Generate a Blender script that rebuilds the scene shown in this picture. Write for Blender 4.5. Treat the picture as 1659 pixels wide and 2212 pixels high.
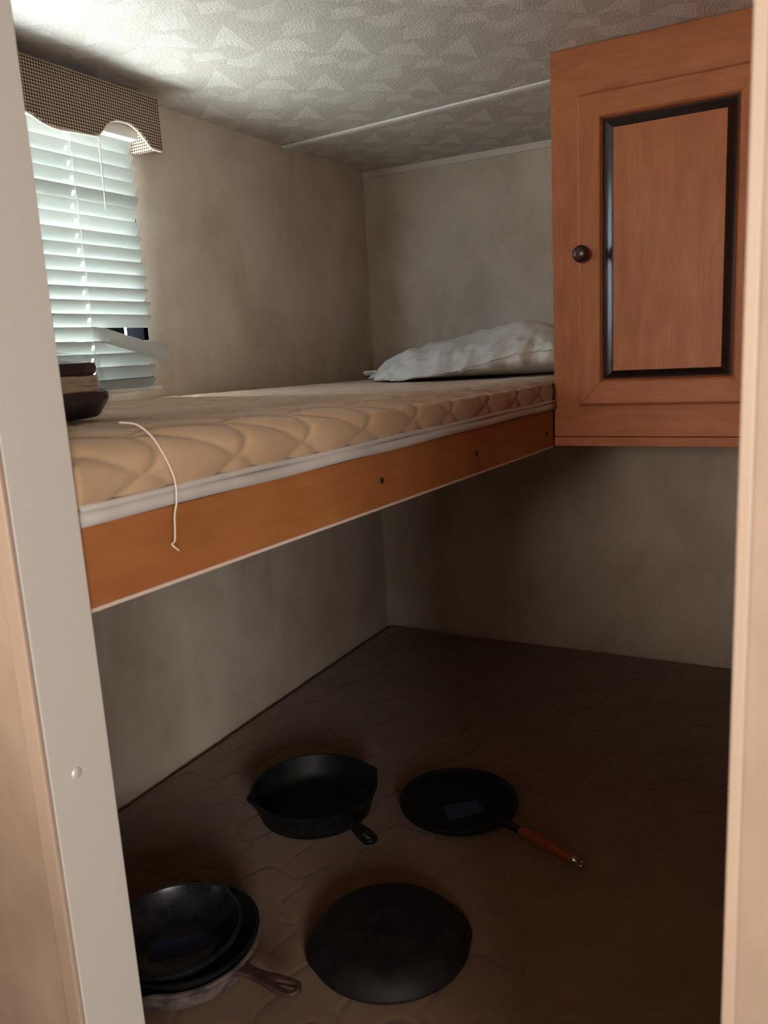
import bpy, bmesh, math, random
import numpy as np
from mathutils import Vector, Matrix, noise

for o in list(bpy.data.objects): bpy.data.objects.remove(o)
SC = bpy.context.scene
COL = SC.collection

# ------------------------------------------------------------------ camera
RC = ((0.8792595, 0.0461732, -0.4740999), (0.4732240, -0.1983835, 0.8583141), (-0.0544225, -0.9790363, -0.1962809))
cd = bpy.data.cameras.new('camera'); cam = bpy.data.objects.new('camera', cd); COL.objects.link(cam)
m = Matrix([[RC[i][0], -RC[i][1], -RC[i][2]] for i in range(3)]).to_4x4()
m.translation = Vector((0, 0, 1.36)); cam.matrix_world = m
cd.sensor_fit = 'HORIZONTAL'; cd.sensor_width = 36; cd.lens = 36 * 1750 / 1659
cd.clip_start = 0.02; cd.dof.use_dof = True; cd.dof.focus_distance = 1.7; cd.dof.aperture_fstop = 14
SC.camera = cam

# ------------------------------------------------------------------ world: bright overcast sky over grass
W = bpy.data.worlds.new('sky'); SC.world = W; W.use_nodes = True
wn = W.node_tree; bg = wn.nodes['Background']
tc = wn.nodes.new('ShaderNodeTexCoord'); sx = wn.nodes.new('ShaderNodeSeparateXYZ'); rp = wn.nodes.new('ShaderNodeValToRGB')
wn.links.new(tc.outputs['Generated'], sx.inputs[0]); ma = wn.nodes.new('ShaderNodeMath'); ma.operation = 'MULTIPLY_ADD'
ma.inputs[1].default_value = .5; ma.inputs[2].default_value = .5
wn.links.new(sx.outputs[2], ma.inputs[0]); wn.links.new(ma.outputs[0], rp.inputs[0]); wn.links.new(rp.outputs[0], bg.inputs[0])
rp.color_ramp.elements[0].position = .44; rp.color_ramp.elements[0].color = (.70, .77, .76, 1)
rp.color_ramp.elements[1].position = .56; rp.color_ramp.elements[1].color = (.74, .87, 1, 1)
bg.inputs[1].default_value = 42.0

def area(name, loc, target, sx_, sy_, power, col):
    l = bpy.data.lights.new(name, 'AREA'); l.shape = 'RECTANGLE'; l.size = sx_; l.size_y = sy_; l.energy = power; l.color = col
    o = bpy.data.objects.new(name, l); COL.objects.link(o); o.location = loc
    o.rotation_euler = (Vector(target) - Vector(loc)).to_track_quat('-Z', 'Y').to_euler(); return o
area('rear_window_light', (-.62, -2.1, 1.62), (-.3, 1.6, 1.3), 1.0, .35, 37, (1, .86, .74))
area('side_window_light', (1.12, -.85, 1.2), (-1.2, .9, 1.0), .9, .6, 46, (1, .96, .91))
area('left_fill_light', (-1.25, -1.15, 1.35), (-.3, .5, 1.2), .7, .5, 7, (1, .82, .70))  # added fill without a real window, brightens the left front wallpaper
SC.view_settings.view_transform = 'Standard'; SC.view_settings.look = 'None'; SC.view_settings.gamma = 1
SC.view_settings.use_curve_mapping = False
SC.view_settings.exposure = 0.0

# ------------------------------------------------------------------ material helpers
class G:
    """a tiny wrapper for building shader math"""
    def __init__(s, name):
        s.m = bpy.data.materials.new(name); s.m.use_nodes = True; s.t = s.m.node_tree; s.b = s.t.nodes['Principled BSDF']
        s.tc = s.t.nodes.new('ShaderNodeTexCoord').outputs['Object']
    def put(s, inp, v):
        if hasattr(v, 'links'): s.t.links.new(v, inp)
        else: inp.default_value = v
    def m_(s, op, a, b=None, c=None):
        n = s.t.nodes.new('ShaderNodeMath'); n.operation = op
        for i, v in enumerate((a, b, c)):
            if v is not None: s.put(n.inputs[i], v)
        return n.outputs[0]
    def vec(s, sc, rot=(0, 0, 0), src=None):
        n = s.t.nodes.new('ShaderNodeMapping'); n.inputs['Scale'].default_value = sc; n.inputs['Rotation'].default_value = rot
        s.t.links.new(src or s.tc, n.inputs[0]); return n.outputs[0]
    def noise(s, scale, detail=3, rough=.5, v=None, dist=0):
        n = s.t.nodes.new('ShaderNodeTexNoise'); n.inputs['Scale'].default_value = scale; n.inputs['Detail'].default_value = detail
        n.inputs['Roughness'].default_value = rough; n.inputs['Distortion'].default_value = dist; s.t.links.new(v or s.tc, n.inputs['Vector']); return n.outputs['Fac']
    def ramp(s, f, stops):
        n = s.t.nodes.new('ShaderNodeValToRGB'); e = n.color_ramp.elements
        while len(e) < len(stops): e.new(.5)
        for x, (p, c) in zip(e, stops): x.position = p; x.color = (*c, 1)
        s.put(n.inputs[0], f); return n.outputs[0]
    def mix(s, f, a, b, mode='MIX'):
        n = s.t.nodes.new('ShaderNodeMix'); n.data_type = 'RGBA'; n.blend_type = mode
        s.put(n.inputs[0], f)
        for k, v in ((6, a), (7, b)):
            if hasattr(v, 'links'): s.t.links.new(v, n.inputs[k])
            else: n.inputs[k].default_value = (*v, 1)
        return n.outputs[2]
    def col(s, c):
        if hasattr(c, 'links'): s.t.links.new(c, s.b.inputs['Base Color'])
        else: s.b.inputs['Base Color'].default_value = (*c, 1)
    def bump(s, h, dist=.001, strength=1):
        n = s.t.nodes.new('ShaderNodeBump'); n.inputs['Distance'].default_value = dist; n.inputs['Strength'].default_value = strength
        s.t.links.new(h, n.inputs['Height']); s.t.links.new(n.outputs[0], s.b.inputs['Normal'])
    def sep(s):
        n = s.t.nodes.new('ShaderNodeSeparateXYZ'); s.t.links.new(s.tc, n.inputs[0]); return n.outputs
    def set(s, rough=.6, metal=0, spec=.5, **k):
        s.put(s.b.inputs['Roughness'], rough); s.b.inputs['Metallic'].default_value = metal; s.b.inputs['Specular IOR Level'].default_value = spec
        for a, v in k.items(): s.b.inputs[a.replace('_', ' ')].default_value = v
        return s.m

def plain(name, c, rough=.6, metal=0, spec=.5, **k):
    g = G(name); g.col(c); return g.set(rough, metal, spec, **k)

def wallpaper(name, lo, mid, hi):
    g = G(name)
    a = g.noise(5.5, 4, .55, g.vec((1, 1, .75)), .4); b = g.noise(26, 3, .6, g.vec((1, 1, .5)))
    f = g.m_('ADD', g.m_('MULTIPLY', a, .8), g.m_('MULTIPLY', b, .2))
    g.col(g.ramp(f, [(.38, lo), (.5, mid), (.64, hi)]))
    g.bump(g.noise(420, 2, .5), .0002, .5); return g.set(.62, 0, .3)
M_WALL = wallpaper('taupe wallpaper', (.43, .368, .29), (.50, .435, .35), (.56, .495, .41))
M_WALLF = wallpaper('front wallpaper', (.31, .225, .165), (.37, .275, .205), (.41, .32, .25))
M_JAMB = plain('white jamb paint', (.56, .535, .49), .35)
M_TRIM = plain('wall trim strip', (.58, .54, .47), .5)
M_BATTEN = plain('ceiling batten white', (.60, .59, .55), .35)
M_CORNER = plain('beige corner moulding', (.40, .30, .23), .45)

# ceiling: embossed paper with facets, rough cells catching the light
def ceiling_mat():
    g = G('embossed ceiling paper'); X, Y, _ = g.sep()
    O = (-.738, 1.307); Mi = np.linalg.inv(np.array([(.154, .141), (-.147, .157)]).T)
    dx = g.m_('SUBTRACT', X, O[0]); dy = g.m_('SUBTRACT', Y, O[1])
    u = g.m_('FRACT', g.m_('ADD', g.m_('MULTIPLY', dx, float(Mi[0, 0])), g.m_('MULTIPLY', dy, float(Mi[0, 1]))))
    v = g.m_('FRACT', g.m_('ADD', g.m_('MULTIPLY', dx, float(Mi[1, 0])), g.m_('MULTIPLY', dy, float(Mi[1, 1]))))
    polys = [([(0, .01), (-.08, .54), (.07, .42)], 1), ([(0, .01), (.07, .42), (.33, .54), (.12, .2)], 1),
             ([(-.22, .65), (-.02, .56), (.09, .73), (-.18, .84)], .95), ([(.09, .73), (.21, .72), (.3, .95), (.09, .87)], .7),
             ([(.21, .72), (.37, .51), (.37, .83), (.3, .95)], .85), ([(.38, .49), (.46, .27), (.64, .24), (.85, .52)], .95),
             ([(.44, .99), (.53, .84), (.66, .71), (.76, 1.09), (.51, 1.18)], .75), ([(.33, .97), (.37, .56), (.52, .5), (.73, .57), (.78, .79), (.55, .86)], .4)]
    tot = None
    for p, val in polys:
        ar = sum(p[i][0] * p[(i + 1) % len(p)][1] - p[(i + 1) % len(p)][0] * p[i][1] for i in range(len(p)))
        if ar < 0: p = p[::-1]
        for ox in (-1, 0, 1):
            for oy in (-1, 0, 1):
                q = [(a + ox, b + oy) for a, b in p]
                if max(a for a, _ in q) <= 0 or min(a for a, _ in q) >= 1 or max(b for _, b in q) <= 0 or min(b for _, b in q) >= 1: continue
                d = None
                for i in range(len(q)):
                    (ax, ay), (bx_, by) = q[i], q[(i + 1) % len(q)]
                    L = math.hypot(bx_ - ax, by - ay); nx, ny = -(by - ay) / L, (bx_ - ax) / L
                    e = g.m_('ADD', g.m_('MULTIPLY_ADD', u, nx, -(nx * ax + ny * ay)), g.m_('MULTIPLY', v, ny))
                    d = e if d is None else g.m_('MINIMUM', d, e)
                msk = g.m_('MULTIPLY', g.m_('GREATER_THAN', d, 0), val)
                tot = msk if tot is None else g.m_('MAXIMUM', tot, msk)
    n1 = g.noise(260, 3, .6, g.vec((1, .45, 1), (0, 0, .5))); n2 = g.noise(320, 2, .6)
    c = g.mix(tot, (.51, .482, .436), (.65, .625, .575))
    g.col(g.mix(g.m_('MULTIPLY', g.m_('SUBTRACT', n1, .45), .7), c, (.72, .70, .66)))
    h = g.m_('ADD', g.m_('MULTIPLY', g.m_('MULTIPLY', n2, g.m_('MULTIPLY_ADD', tot, .8, .2)), 1.0), g.m_('MULTIPLY', n1, .7))
    g.bump(h, .003, .9)
    return g.set(g.m_('MULTIPLY_ADD', tot, -.1, .55), 0, .45)
M_CEIL = ceiling_mat()

def wood(name, a, b, c, rough=.45, v=(14, 14, 2.2)):
    g = G(name); n = g.noise(3.0, 5, .6, g.vec(v), .6); n2 = g.noise(9, 2, .5); n3 = g.noise(60, 3, .6, g.vec((v[0] / 4, v[1] / 4, v[2] / 6)))
    f = g.m_('ADD', g.m_('ADD', g.m_('MULTIPLY', n, .45), g.m_('MULTIPLY', n2, .35)), g.m_('MULTIPLY', n3, .2))
    g.col(g.ramp(f, [(.36, a), (.5, b), (.66, c)])); return g.set(rough, 0, .22)
M_WOOD = wood('maple cabinet wood', (.32, .102, .039), (.375, .130, .051), (.44, .165, .070))
M_WOODH = wood('maple cabinet wood level', (.32, .102, .039), (.375, .130, .051), (.44, .165, .070), v=(2.2, 14, 14))
M_BEAD = plain('dark cherry bead', (.20, .062, .026), .4)
M_GLAZE = plain('espresso glaze', (.016, .009, .007), .26, 0, .6)
M_FASCIA = wood('orange laminate', (.28, .104, .032), (.33, .127, .040), (.375, .148, .048), .5, (1.5, 1.5, 9))
M_PLY = plain('platform plywood', (.30, .2, .11), .8)
M_EDGE = plain('pale edge banding', (.62, .5, .42), .5)
M_KNOB = plain('oil rubbed bronze', (.075, .048, .038), .3, .7)
M_HOLE = plain('dark screw recess', (.012, .006, .004), .6)
M_SCREW = plain('painted screw', (.66, .65, .62), .3, .3)

def fabric(name, c, c2, wh=.0003):
    g = G(name); a = g.noise(7, 4, .6); g.col(g.ramp(a, [(.35, c), (.65, c2)]))
    g.bump(g.m_('ADD', g.noise(900, 2, .5), g.m_('MULTIPLY', g.noise(90, 3, .6), 1.0)), wh, .6); return g.set(.9, 0, .15, Sheen_Weight=.25)
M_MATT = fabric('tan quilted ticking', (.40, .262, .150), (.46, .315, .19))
M_MATT_SHADE = fabric('shade darkened tan ticking', (.155, .083, .043), (.19, .106, .056))  # tan ticking again, with the lower bunk's shade put into a darker colour
M_TAPE = fabric('grey white mattress tape', (.42, .38, .35), (.52, .48, .45))
M_THREAD = plain('white thread', (.72, .62, .52), .8)
M_PILLOW = fabric('white cotton ticking', (.56, .545, .50), (.62, .61, .565), .0002)
M_STAIN = fabric('yellowed ticking', (.60, .52, .42), (.66, .58, .48), .0002)
M_PRINT = plain('pale grey print', (.47, .475, .46), .9)

def iron(name, c, c2, r0=.42, metal=.35, spec=.45):
    g = G(name); a = g.noise(35, 5, .65); g.col(g.ramp(a, [(.35, c), (.65, c2)])); g.bump(g.noise(260, 3, .6), .0004, .5)
    return g.set(g.m_('MULTIPLY_ADD', a, .25, r0 - .1), metal, spec)
M_IRON = iron('seasoned cast iron', (.004, .0045, .005), (.009, .010, .011), .5, .1, .3)
M_IRON2 = iron('shiny black iron', (.012, .013, .016), (.03, .032, .04), .28)
M_IRONR = iron('browned cast iron', (.007, .0055, .0055), (.018, .012, .011), .58, .2, .3)
M_RUST = iron('rusty grey iron', (.06, .045, .04), (.22, .17, .15), .6, .1)
M_HRED = iron('reddish rusty iron', (.045, .022, .018), (.10, .05, .04), .5, .1)
M_HWOOD = wood('red brown handle wood', (.16, .035, .015), (.24, .06, .022), (.30, .08, .035), .3)
M_STEEL = plain('bright steel', (.55, .54, .52), .2, 1)
M_TAPEB = plain('blue painter tape', (.028, .038, .10), .8)
M_VWHITE = plain('white vinyl', (.80, .80, .78), .35)
M_FRAMEB = plain('black window frame', (.003, .003, .004), .95, 0, 0)
M_CARD = fabric('brown crumpled cardboard', (.26, .18, .11), (.42, .31, .21))

def slat_mat():
    g = G('translucent faux wood slat'); g.col((.40, .41, .385)); g.set(.35, 0, .4)
    t = g.t.nodes.new('ShaderNodeBsdfTranslucent'); t.inputs[0].default_value = (.66, .72, .63, 1)
    mx = g.t.nodes.new('ShaderNodeMixShader'); mx.inputs[0].default_value = .10
    out = g.t.nodes['Material Output']
    g.t.links.new(g.b.outputs[0], mx.inputs[1]); g.t.links.new(t.outputs[0], mx.inputs[2]); g.t.links.new(mx.outputs[0], out.inputs[0]); return g.m
M_SLAT = slat_mat()

def glass_mat(name, alpha, rough=.05):
    g = G(name); t = g.t.nodes.new('ShaderNodeBsdfTransparent'); s = g.t.nodes.new('ShaderNodeBsdfGlossy'); s.inputs['Roughness'].default_value = rough
    mx = g.t.nodes.new('ShaderNodeMixShader'); mx.inputs[0].default_value = alpha
    g.t.links.new(t.outputs[0], mx.inputs[1]); g.t.links.new(s.outputs[0], mx.inputs[2]); g.t.links.new(mx.outputs[0], g.t.nodes['Material Output'].inputs[0]); return g.m
M_GLASS = glass_mat('window glass', .06); M_BAG = glass_mat('clear plastic bag', .07, .15)

def check_mat():
    g = G('brown and beige check fabric'); X, Y, Z = g.sep(); P = 1 / .0056
    a = g.m_('SUBTRACT', g.m_('FRACT', g.m_('MULTIPLY', g.m_('ADD', X, Y), P)), .5); b = g.m_('SUBTRACT', g.m_('FRACT', g.m_('MULTIPLY', Z, P)), .5)
    r = g.m_('ADD', g.m_('MULTIPLY', a, a), g.m_('MULTIPLY', b, b))
    a2 = g.m_('ABSOLUTE', a); b2 = g.m_('ABSOLUTE', b)
    corner = g.m_('GREATER_THAN', g.m_('ADD', a2, b2), .62)
    c = g.mix(g.m_('GREATER_THAN', r, .12), (.36, .28, .21), (.20, .145, .10))
    g.col(g.mix(corner, c, (.018, .012, .01))); g.bump(g.m_('SUBTRACT', .5, r), .0008, .6); return g.set(.9, 0, .1)
M_CHECK = check_mat()
M_WELT = plain('beige welting cord', (.62, .54, .44), .8)
M_FLOOR = wood('vinyl plank floor', (.16, .09, .05), (.22, .13, .07), (.28, .17, .1), .4, (2, 12, 2))

# ------------------------------------------------------------------ object helpers
ORG = {}
def thing(name, label, cat, loc, rz=0, group=None):
    o = bpy.data.objects.new(name, None); COL.objects.link(o); o.location = loc; o.rotation_euler = (0, 0, rz); o.empty_display_size = .05
    o['label'] = label; o['category'] = cat
    if group: o['group'] = group
    ORG[o.name] = Vector(loc); return o
def obj(name, data, mat, parent=None, smooth=False, local=False, kind=None, label=None):
    """data: bmesh, mesh or (verts, faces); coordinates are world ones unless local"""
    if isinstance(data, bmesh.types.BMesh): me = bpy.data.meshes.new(name); data.to_mesh(me); data.free()
    elif isinstance(data, tuple): me = bpy.data.meshes.new(name); me.from_pydata([tuple(map(float, v)) for v in data[0]], [], data[1])
    else: me = data
    me.validate()
    org = ORG.get(parent.name, Vector()) if parent else Vector()
    if not local and org.length: me.transform(Matrix.Translation(-org))
    if not me.materials: me.materials.append(mat)
    if smooth: me.polygons.foreach_set('use_smooth', [True] * len(me.polygons))
    o = bpy.data.objects.new(name, me); COL.objects.link(o)
    if parent: o.parent = parent
    ORG[o.name] = org
    if kind: o['kind'] = kind
    if label: o['label'] = label
    return o
def tag(o, label, cat, group=None):
    o['label'] = label; o['category'] = cat
    if group: o['group'] = group
    return o
def autosmooth(o, ang=35):
    bm = bmesh.new(); bm.from_mesh(o.data)
    for f in bm.faces: f.smooth = True
    for e in bm.edges:
        if len(e.link_faces) == 2 and e.calc_face_angle(0) > math.radians(ang): e.smooth = False
    bm.to_mesh(o.data); bm.free(); return o
def addbox(bm, x0, x1, y0, y1, z0, z1):
    r = bmesh.ops.create_cube(bm, size=1, matrix=Matrix.Translation(((x0 + x1) / 2, (y0 + y1) / 2, (z0 + z1) / 2)) @ Matrix.Diagonal((x1 - x0, y1 - y0, z1 - z0, 1)))
    return r['verts']
def box(*a, bevel=0, seg=2):
    bm = bmesh.new(); addbox(bm, *a)
    if bevel: bmesh.ops.bevel(bm, geom=bm.edges[:], offset=bevel, segments=seg, affect='EDGES', profile=.5)
    return bm
def prism(poly, axis, a, b, bevel=0):
    """poly in the two other axes (x,z for 'y'; y,z for 'x'; x,y for 'z')"""
    bm = bmesh.new(); f = {'y': lambda p, t: (p[0], t, p[1]), 'x': lambda p, t: (t, p[0], p[1]), 'z': lambda p, t: (p[0], p[1], t)}[axis]
    v0 = [bm.verts.new(f(p, a)) for p in poly]; v1 = [bm.verts.new(f(p, b)) for p in poly]; n = len(poly)
    bm.faces.new(v0[::-1]); bm.faces.new(v1)
    for i in range(n): bm.faces.new((v0[i], v0[(i + 1) % n], v1[(i + 1) % n], v1[i]))
    bmesh.ops.recalc_face_normals(bm, faces=bm.faces[:])
    if bevel: bmesh.ops.bevel(bm, geom=bm.edges[:], offset=bevel, segments=2, affect='EDGES')
    return bm
def grid_mesh(P, closed_u=False, closed_v=False, flip=False):
    """P: array (nu, nv, 3)"""
    nu, nv = P.shape[:2]; fs = []
    for i in range(nu if closed_u else nu - 1):
        i2 = (i + 1) % nu
        for j in range(nv if closed_v else nv - 1):
            j2 = (j + 1) % nv; q = (i * nv + j, i2 * nv + j, i2 * nv + j2, i * nv + j2); fs.append(q[::-1] if flip else q)
    return (P.reshape(-1, 3), fs)
def tube(pts, r, n=10, radii=None, caps=True):
    pts = [Vector(p) for p in pts]; vs = []; fs = []; up = Vector((0, 0, 1)); prev = None
    for i, p in enumerate(pts):
        d = (pts[min(i + 1, len(pts) - 1)] - pts[max(i - 1, 0)]).normalized()
        if prev is None: a = d.cross(up if abs(d.z) < .9 else Vector((1, 0, 0))).normalized()
        else: a = (prev - d * prev.dot(d)).normalized()
        prev = a; b = d.cross(a); rr = radii[i] if radii else r
        for k in range(n): t = 2 * math.pi * k / n; vs.append(p + a * math.cos(t) * rr + b * math.sin(t) * rr)
    for i in range(len(pts) - 1):
        for k in range(n): fs.append((i * n + k, i * n + (k + 1) % n, (i + 1) * n + (k + 1) % n, (i + 1) * n + k))
    if caps: fs.append(tuple(range(n))[::-1]); fs.append(tuple((len(pts) - 1) * n + k for k in range(n)))
    return (vs, fs)
def spline(pts, n=8):
    pts = [Vector(p) for p in pts]; out = []
    for i in range(len(pts) - 1):
        p0, p1, p2, p3 = pts[max(i - 1, 0)], pts[i], pts[i + 1], pts[min(i + 2, len(pts) - 1)]
        for k in range(n):
            t = k / n; out.append(.5 * ((2 * p1) + (p2 - p0) * t + (2 * p0 - 5 * p1 + 4 * p2 - p3) * t * t + (3 * p1 - p0 - 3 * p2 + p3) * t ** 3))
    return out + [pts[-1]]
def lathe(prof, seg=72, rmod=None):
    """prof: (r, z) pairs; poles at r = 0"""
    vs = []; fs = []; rows = []
    for i, (r, z) in enumerate(prof):
        if r < 1e-6: rows.append([len(vs)]); vs.append((0, 0, z)); continue
        row = []
        for k in range(seg):
            t = 2 * math.pi * k / seg; rr, zz = (r, z) if rmod is None else rmod(i, r, z, t); row.append(len(vs)); vs.append((rr * math.cos(t), rr * math.sin(t), zz))
        rows.append(row)
    for a, b in zip(rows, rows[1:]):
        for k in range(seg):
            k2 = (k + 1) % seg
            if len(a) == 1: fs.append((a[0], b[k2], b[k]))
            elif len(b) == 1: fs.append((a[k], a[k2], b[0]))
            else: fs.append((a[k], a[k2], b[k2], b[k]))
    return (vs, fs)
def outline(loops, half, bevel=0):
    """flat outline with holes -> solid mesh, in xy, thickness 2*half"""
    c = bpy.data.curves.new('t', 'CURVE'); c.dimensions = '2D'; c.fill_mode = 'BOTH'; c.extrude = max(half - bevel, 1e-5); c.bevel_depth = bevel; c.bevel_resolution = 2; c.offset = -bevel
    for L in loops:
        s = c.splines.new('POLY'); s.points.add(len(L) - 1); s.use_cyclic_u = True
        for p, q in zip(s.points, L): p.co = (q[0], q[1], 0, 1)
    o = bpy.data.objects.new('t', c); COL.objects.link(o)
    me = bpy.data.meshes.new_from_object(o.evaluated_get(bpy.context.evaluated_depsgraph_get())); bpy.data.objects.remove(o); me.materials.clear()
    bm = bmesh.new(); bm.from_mesh(me); bmesh.ops.remove_doubles(bm, verts=bm.verts[:], dist=1e-6); bmesh.ops.recalc_face_normals(bm, faces=bm.faces[:]); bm.to_mesh(me); bm.free(); return me

# ------------------------------------------------------------------ the setting
XL, YB, ZC = -1.279, 2.30, 1.893        # left wall, back wall, ceiling
PY0, PY1 = .405, .470                   # partition with the doorway
DX0, DX1 = -.557, -.0343                # doorway jambs
WY0, WY1, WZ0, WZ1 = .66, 1.322, 1.325, 1.832   # window opening
RX, RY = 1.25, -2.25
S = 'structure'
bm = bmesh.new()
for a in ((XL - .05, XL, RY, WY0, 0, ZC), (XL - .05, XL, WY1, YB, 0, ZC), (XL - .05, XL, WY0, WY1, 0, WZ0), (XL - .05, XL, WY0, WY1, WZ1, ZC)): addbox(bm, *a)
obj('wall_left', bm, M_WALL, kind=S)
obj('wall_back', box(XL - .05, .05, YB, YB + .05, 0, ZC), M_WALL, kind=S)
obj('wall_right', box(DX1, DX1 + .05, PY1, YB, 0, ZC), M_WOOD, kind=S)
bm = bmesh.new()
addbox(bm, XL, DX0 - .012, PY0, PY1, 0, ZC); addbox(bm, DX1, RX, PY0, PY1, 0, ZC); addbox(bm, DX0 - .012, DX1, PY0, PY1, 1.83, ZC)
obj('wall_front', bm, M_WALLF, kind=S)
obj('wall_side', box(RX, RX + .05, RY, PY1, 0, ZC), M_WALLF, kind=S)
obj('wall_rear', box(XL - .05, RX + .05, RY - .05, RY, 0, ZC), M_WALLF, kind=S)
obj('added_light_blocker', box(XL + .001, .25, -.56, -.50, 0, 1.21), M_WALLF, kind=S)  # unseen half wall, added to keep rear light off the lower mattress
obj('floor', box(XL - .05, RX + .05, RY - .05, YB + .05, -.05, 0), M_FLOOR, kind=S)
obj('ceiling', box(XL - .05, RX + .05, RY - .05, YB + .05, ZC, ZC + .05), M_CEIL, kind=S)
# jamb board of the doorway with its corner mouldings
jm = obj('trim_1', box(DX0 - .0118, DX0, PY0 + .0008, PY1, 0, 1.829, bevel=.001), M_JAMB, kind=S)
b_ = bmesh.new()
bmesh.ops.create_uvsphere(b_, u_segments=20, v_segments=10, radius=.0052, matrix=Matrix.Translation((DX0, 0.432, 1.015)) @ Matrix.Diagonal((.4, 1, 1, 1)))
for dy, dz in ((.0026, .0006), (.0006, .0026)): addbox(b_, DX0 + .0012, DX0 + .0019, .432 - dy, .432 + dy, 1.015 - dz, 1.015 + dz)
obj('screw', b_, M_SCREW, jm, smooth=False)
obj('trim_2', box(DX0 - .0185, DX0 - .0003, PY0 - .0045, PY0 + .0005, 0, 1.835, bevel=.0015), M_CORNER, kind=S)
obj('trim_3', box(DX1, DX1 + .0062, PY0 - .0028, PY0 + .001, 0, 1.835, bevel=.0008), M_CORNER, kind=S)
obj('trim_4', box(XL + .001, -.492, YB - .0065, YB - .0002, ZC - .019, ZC - .0003, bevel=.001), M_TRIM, kind=S)
# ceiling batten: slightly askew, low arched section
pa, pb = Vector((XL + .001, 1.888, ZC)), Vector((-.05, 1.755, ZC)); dd = (pb - pa).normalized(); nn = Vector((-dd.y, dd.x, 0))
sec = [(-.015, 0), (-.013, -.0035), (-.006, -.0055), (.006, -.0055), (.013, -.0035), (.015, 0)]
vs = [p + nn * a + Vector((0, 0, b)) for p in (pa, pb) for a, b in sec]
fs = [(i, i + 1, i + 7, i + 6) for i in range(5)] + [(0, 6, 11, 5), tuple(range(6))[::-1], tuple(range(6, 12))]
bt = bmesh.new(); bv = [bt.verts.new(v) for v in vs]
for f in fs: bt.faces.new([bv[i] for i in f])
bmesh.ops.recalc_face_normals(bt, faces=bt.faces[:]); obj('trim_5', bt, M_BATTEN, kind=S)
# window
bm = bmesh.new(); t = .013
x0, x1 = XL - .05, XL - .0008
for a in ((x0, x1, WY0, WY0 + t, WZ0, WZ1), (x0, x1, WY1 - t, WY1, WZ0, WZ1), (x0, x1, WY0 + t, WY1 - t, WZ0, WZ0 + t), (x0, x1, WY0 + t, WY1 - t, WZ1 - t, WZ1)): addbox(bm, *a)
win = obj('window_1', bm, M_FRAMEB, kind=S)
obj('window_pane', box(XL - .036, XL - .033, WY0 + t, WY1 - t, WZ0 + t, WZ1 - t), M_GLASS, win)
for y0_, y1_ in ((1.205, 1.232), (1.2345, 1.2500), (1.2525, 1.264), (1.266, 1.2715), (1.274, 1.278)):
    obj('sash_bar', box(XL - .030, XL - .024, y0_, y1_, WZ0 + t, 1.44, bevel=.001), M_FRAMEB, win)

# ------------------------------------------------------------------ quilting pattern
def quilt(u, v, cell=.125, amp=.17, seamw=.011, skew=0.):
    """puff height 0..1 from two families of wavy seams"""
    a = u / cell; b = v / cell
    fa = a + amp * np.sin(2 * np.pi * b) + skew * b; fb = b + amp * np.sin(2 * np.pi * a + 1.2)
    da = np.abs(fa - np.round(fa)) * cell; db = np.abs(fb - np.round(fb)) * cell
    d = np.minimum(da, db); return 1 - np.exp(-(d / seamw) ** 1.1)
def vnoise(x, y, s, seed=0.):
    return np.array([noise.noise(Vector((a * s, b * s, seed))) for a, b in zip(x.ravel(), y.ravel())]).reshape(x.shape)

# ------------------------------------------------------------------ lower bunk
obj_ = thing('lower_bunk', 'wooden lower bunk platform under the shade-darkened quilted mattress', 'bunk', (-.65, 1.39, 0))
obj('base', box(XL + .002, DX1 - .002, PY1 + .003, YB - .002, .0, .345, bevel=.003), M_FASCIA, obj_)
MX0, MX1, MY0, MY1, MZ = XL + .003, -.062, PY1 + .006, YB - .004, .4475
def lower_top(x, y):
    """height field of the lower mattress"""
    c, s = math.cos(math.radians(27)), math.sin(math.radians(27))
    u, v = x * c + y * s, -x * s + y * c
    z = .0026 * quilt(u, v, .118, .15, .0036)
    z += .0015 * np.sin(x * 5 + 1) * np.sin(y * 4)
    # creases near the door side, running diagonally
    w = np.clip((x + .62) / .3, 0, 1) * np.clip((1.35 - y) / .35, 0, 1)
    q = (x * .80 + y * .60); r = (-x * .60 + y * .80) + .014 * np.sin(q * 34)
    z += w * .0035 * np.abs(np.sin(r * 27)) ** .6
    return z
def soft_slab(x0, x1, y0, y1, z0, z1, n, topf, rad, under):
    nx, ny = n
    tx = np.linspace(0, 1, nx); ty = np.linspace(0, 1, ny)
    X = x0 + (x1 - x0) * tx; Y = y0 + (y1 - y0) * ty; XX, YY = np.meshgrid(X, Y, indexing='ij')
    ZZ = z1 + topf(XX, YY)
    d = np.minimum(np.minimum(XX - x0, x1 - XX), np.minimum(YY - y0, y1 - YY)); e = np.clip(1 - d / rad, 0, 1)
    ZZ -= rad * (1 - np.sqrt(np.clip(1 - e * e, 0, 1))) * .9
    P = np.stack([XX, YY, ZZ], -1); vs, fs = grid_mesh(P); vs = list(map(tuple, vs)); fs = list(fs)
    ring = [i * ny for i in range(nx)] + [(nx - 1) * ny + j for j in range(1, ny)] + [i * ny + ny - 1 for i in range(nx - 2, -1, -1)] + [j for j in range(ny - 2, 0, -1)]
    b0 = len(vs)
    for k in ring: vs.append((vs[k][0], vs[k][1], z0))
    L = len(ring)
    for k in range(L): fs.append((ring[(k + 1) % L], ring[k], b0 + k, b0 + (k + 1) % L))
    fs.append(tuple(b0 + k for k in range(L)))
    return (vs, fs)
lm = thing('lower_mattress', 'large shade-darkened tan quilted mattress on the lower bunk under the pans', 'mattress', (-.65, 1.39, .346))
obj('ticking', soft_slab(MX0, MX1, MY0, MY1, .347, MZ, (300, 440), lower_top, .035, 0), M_MATT_SHADE, lm, smooth=True)

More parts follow.
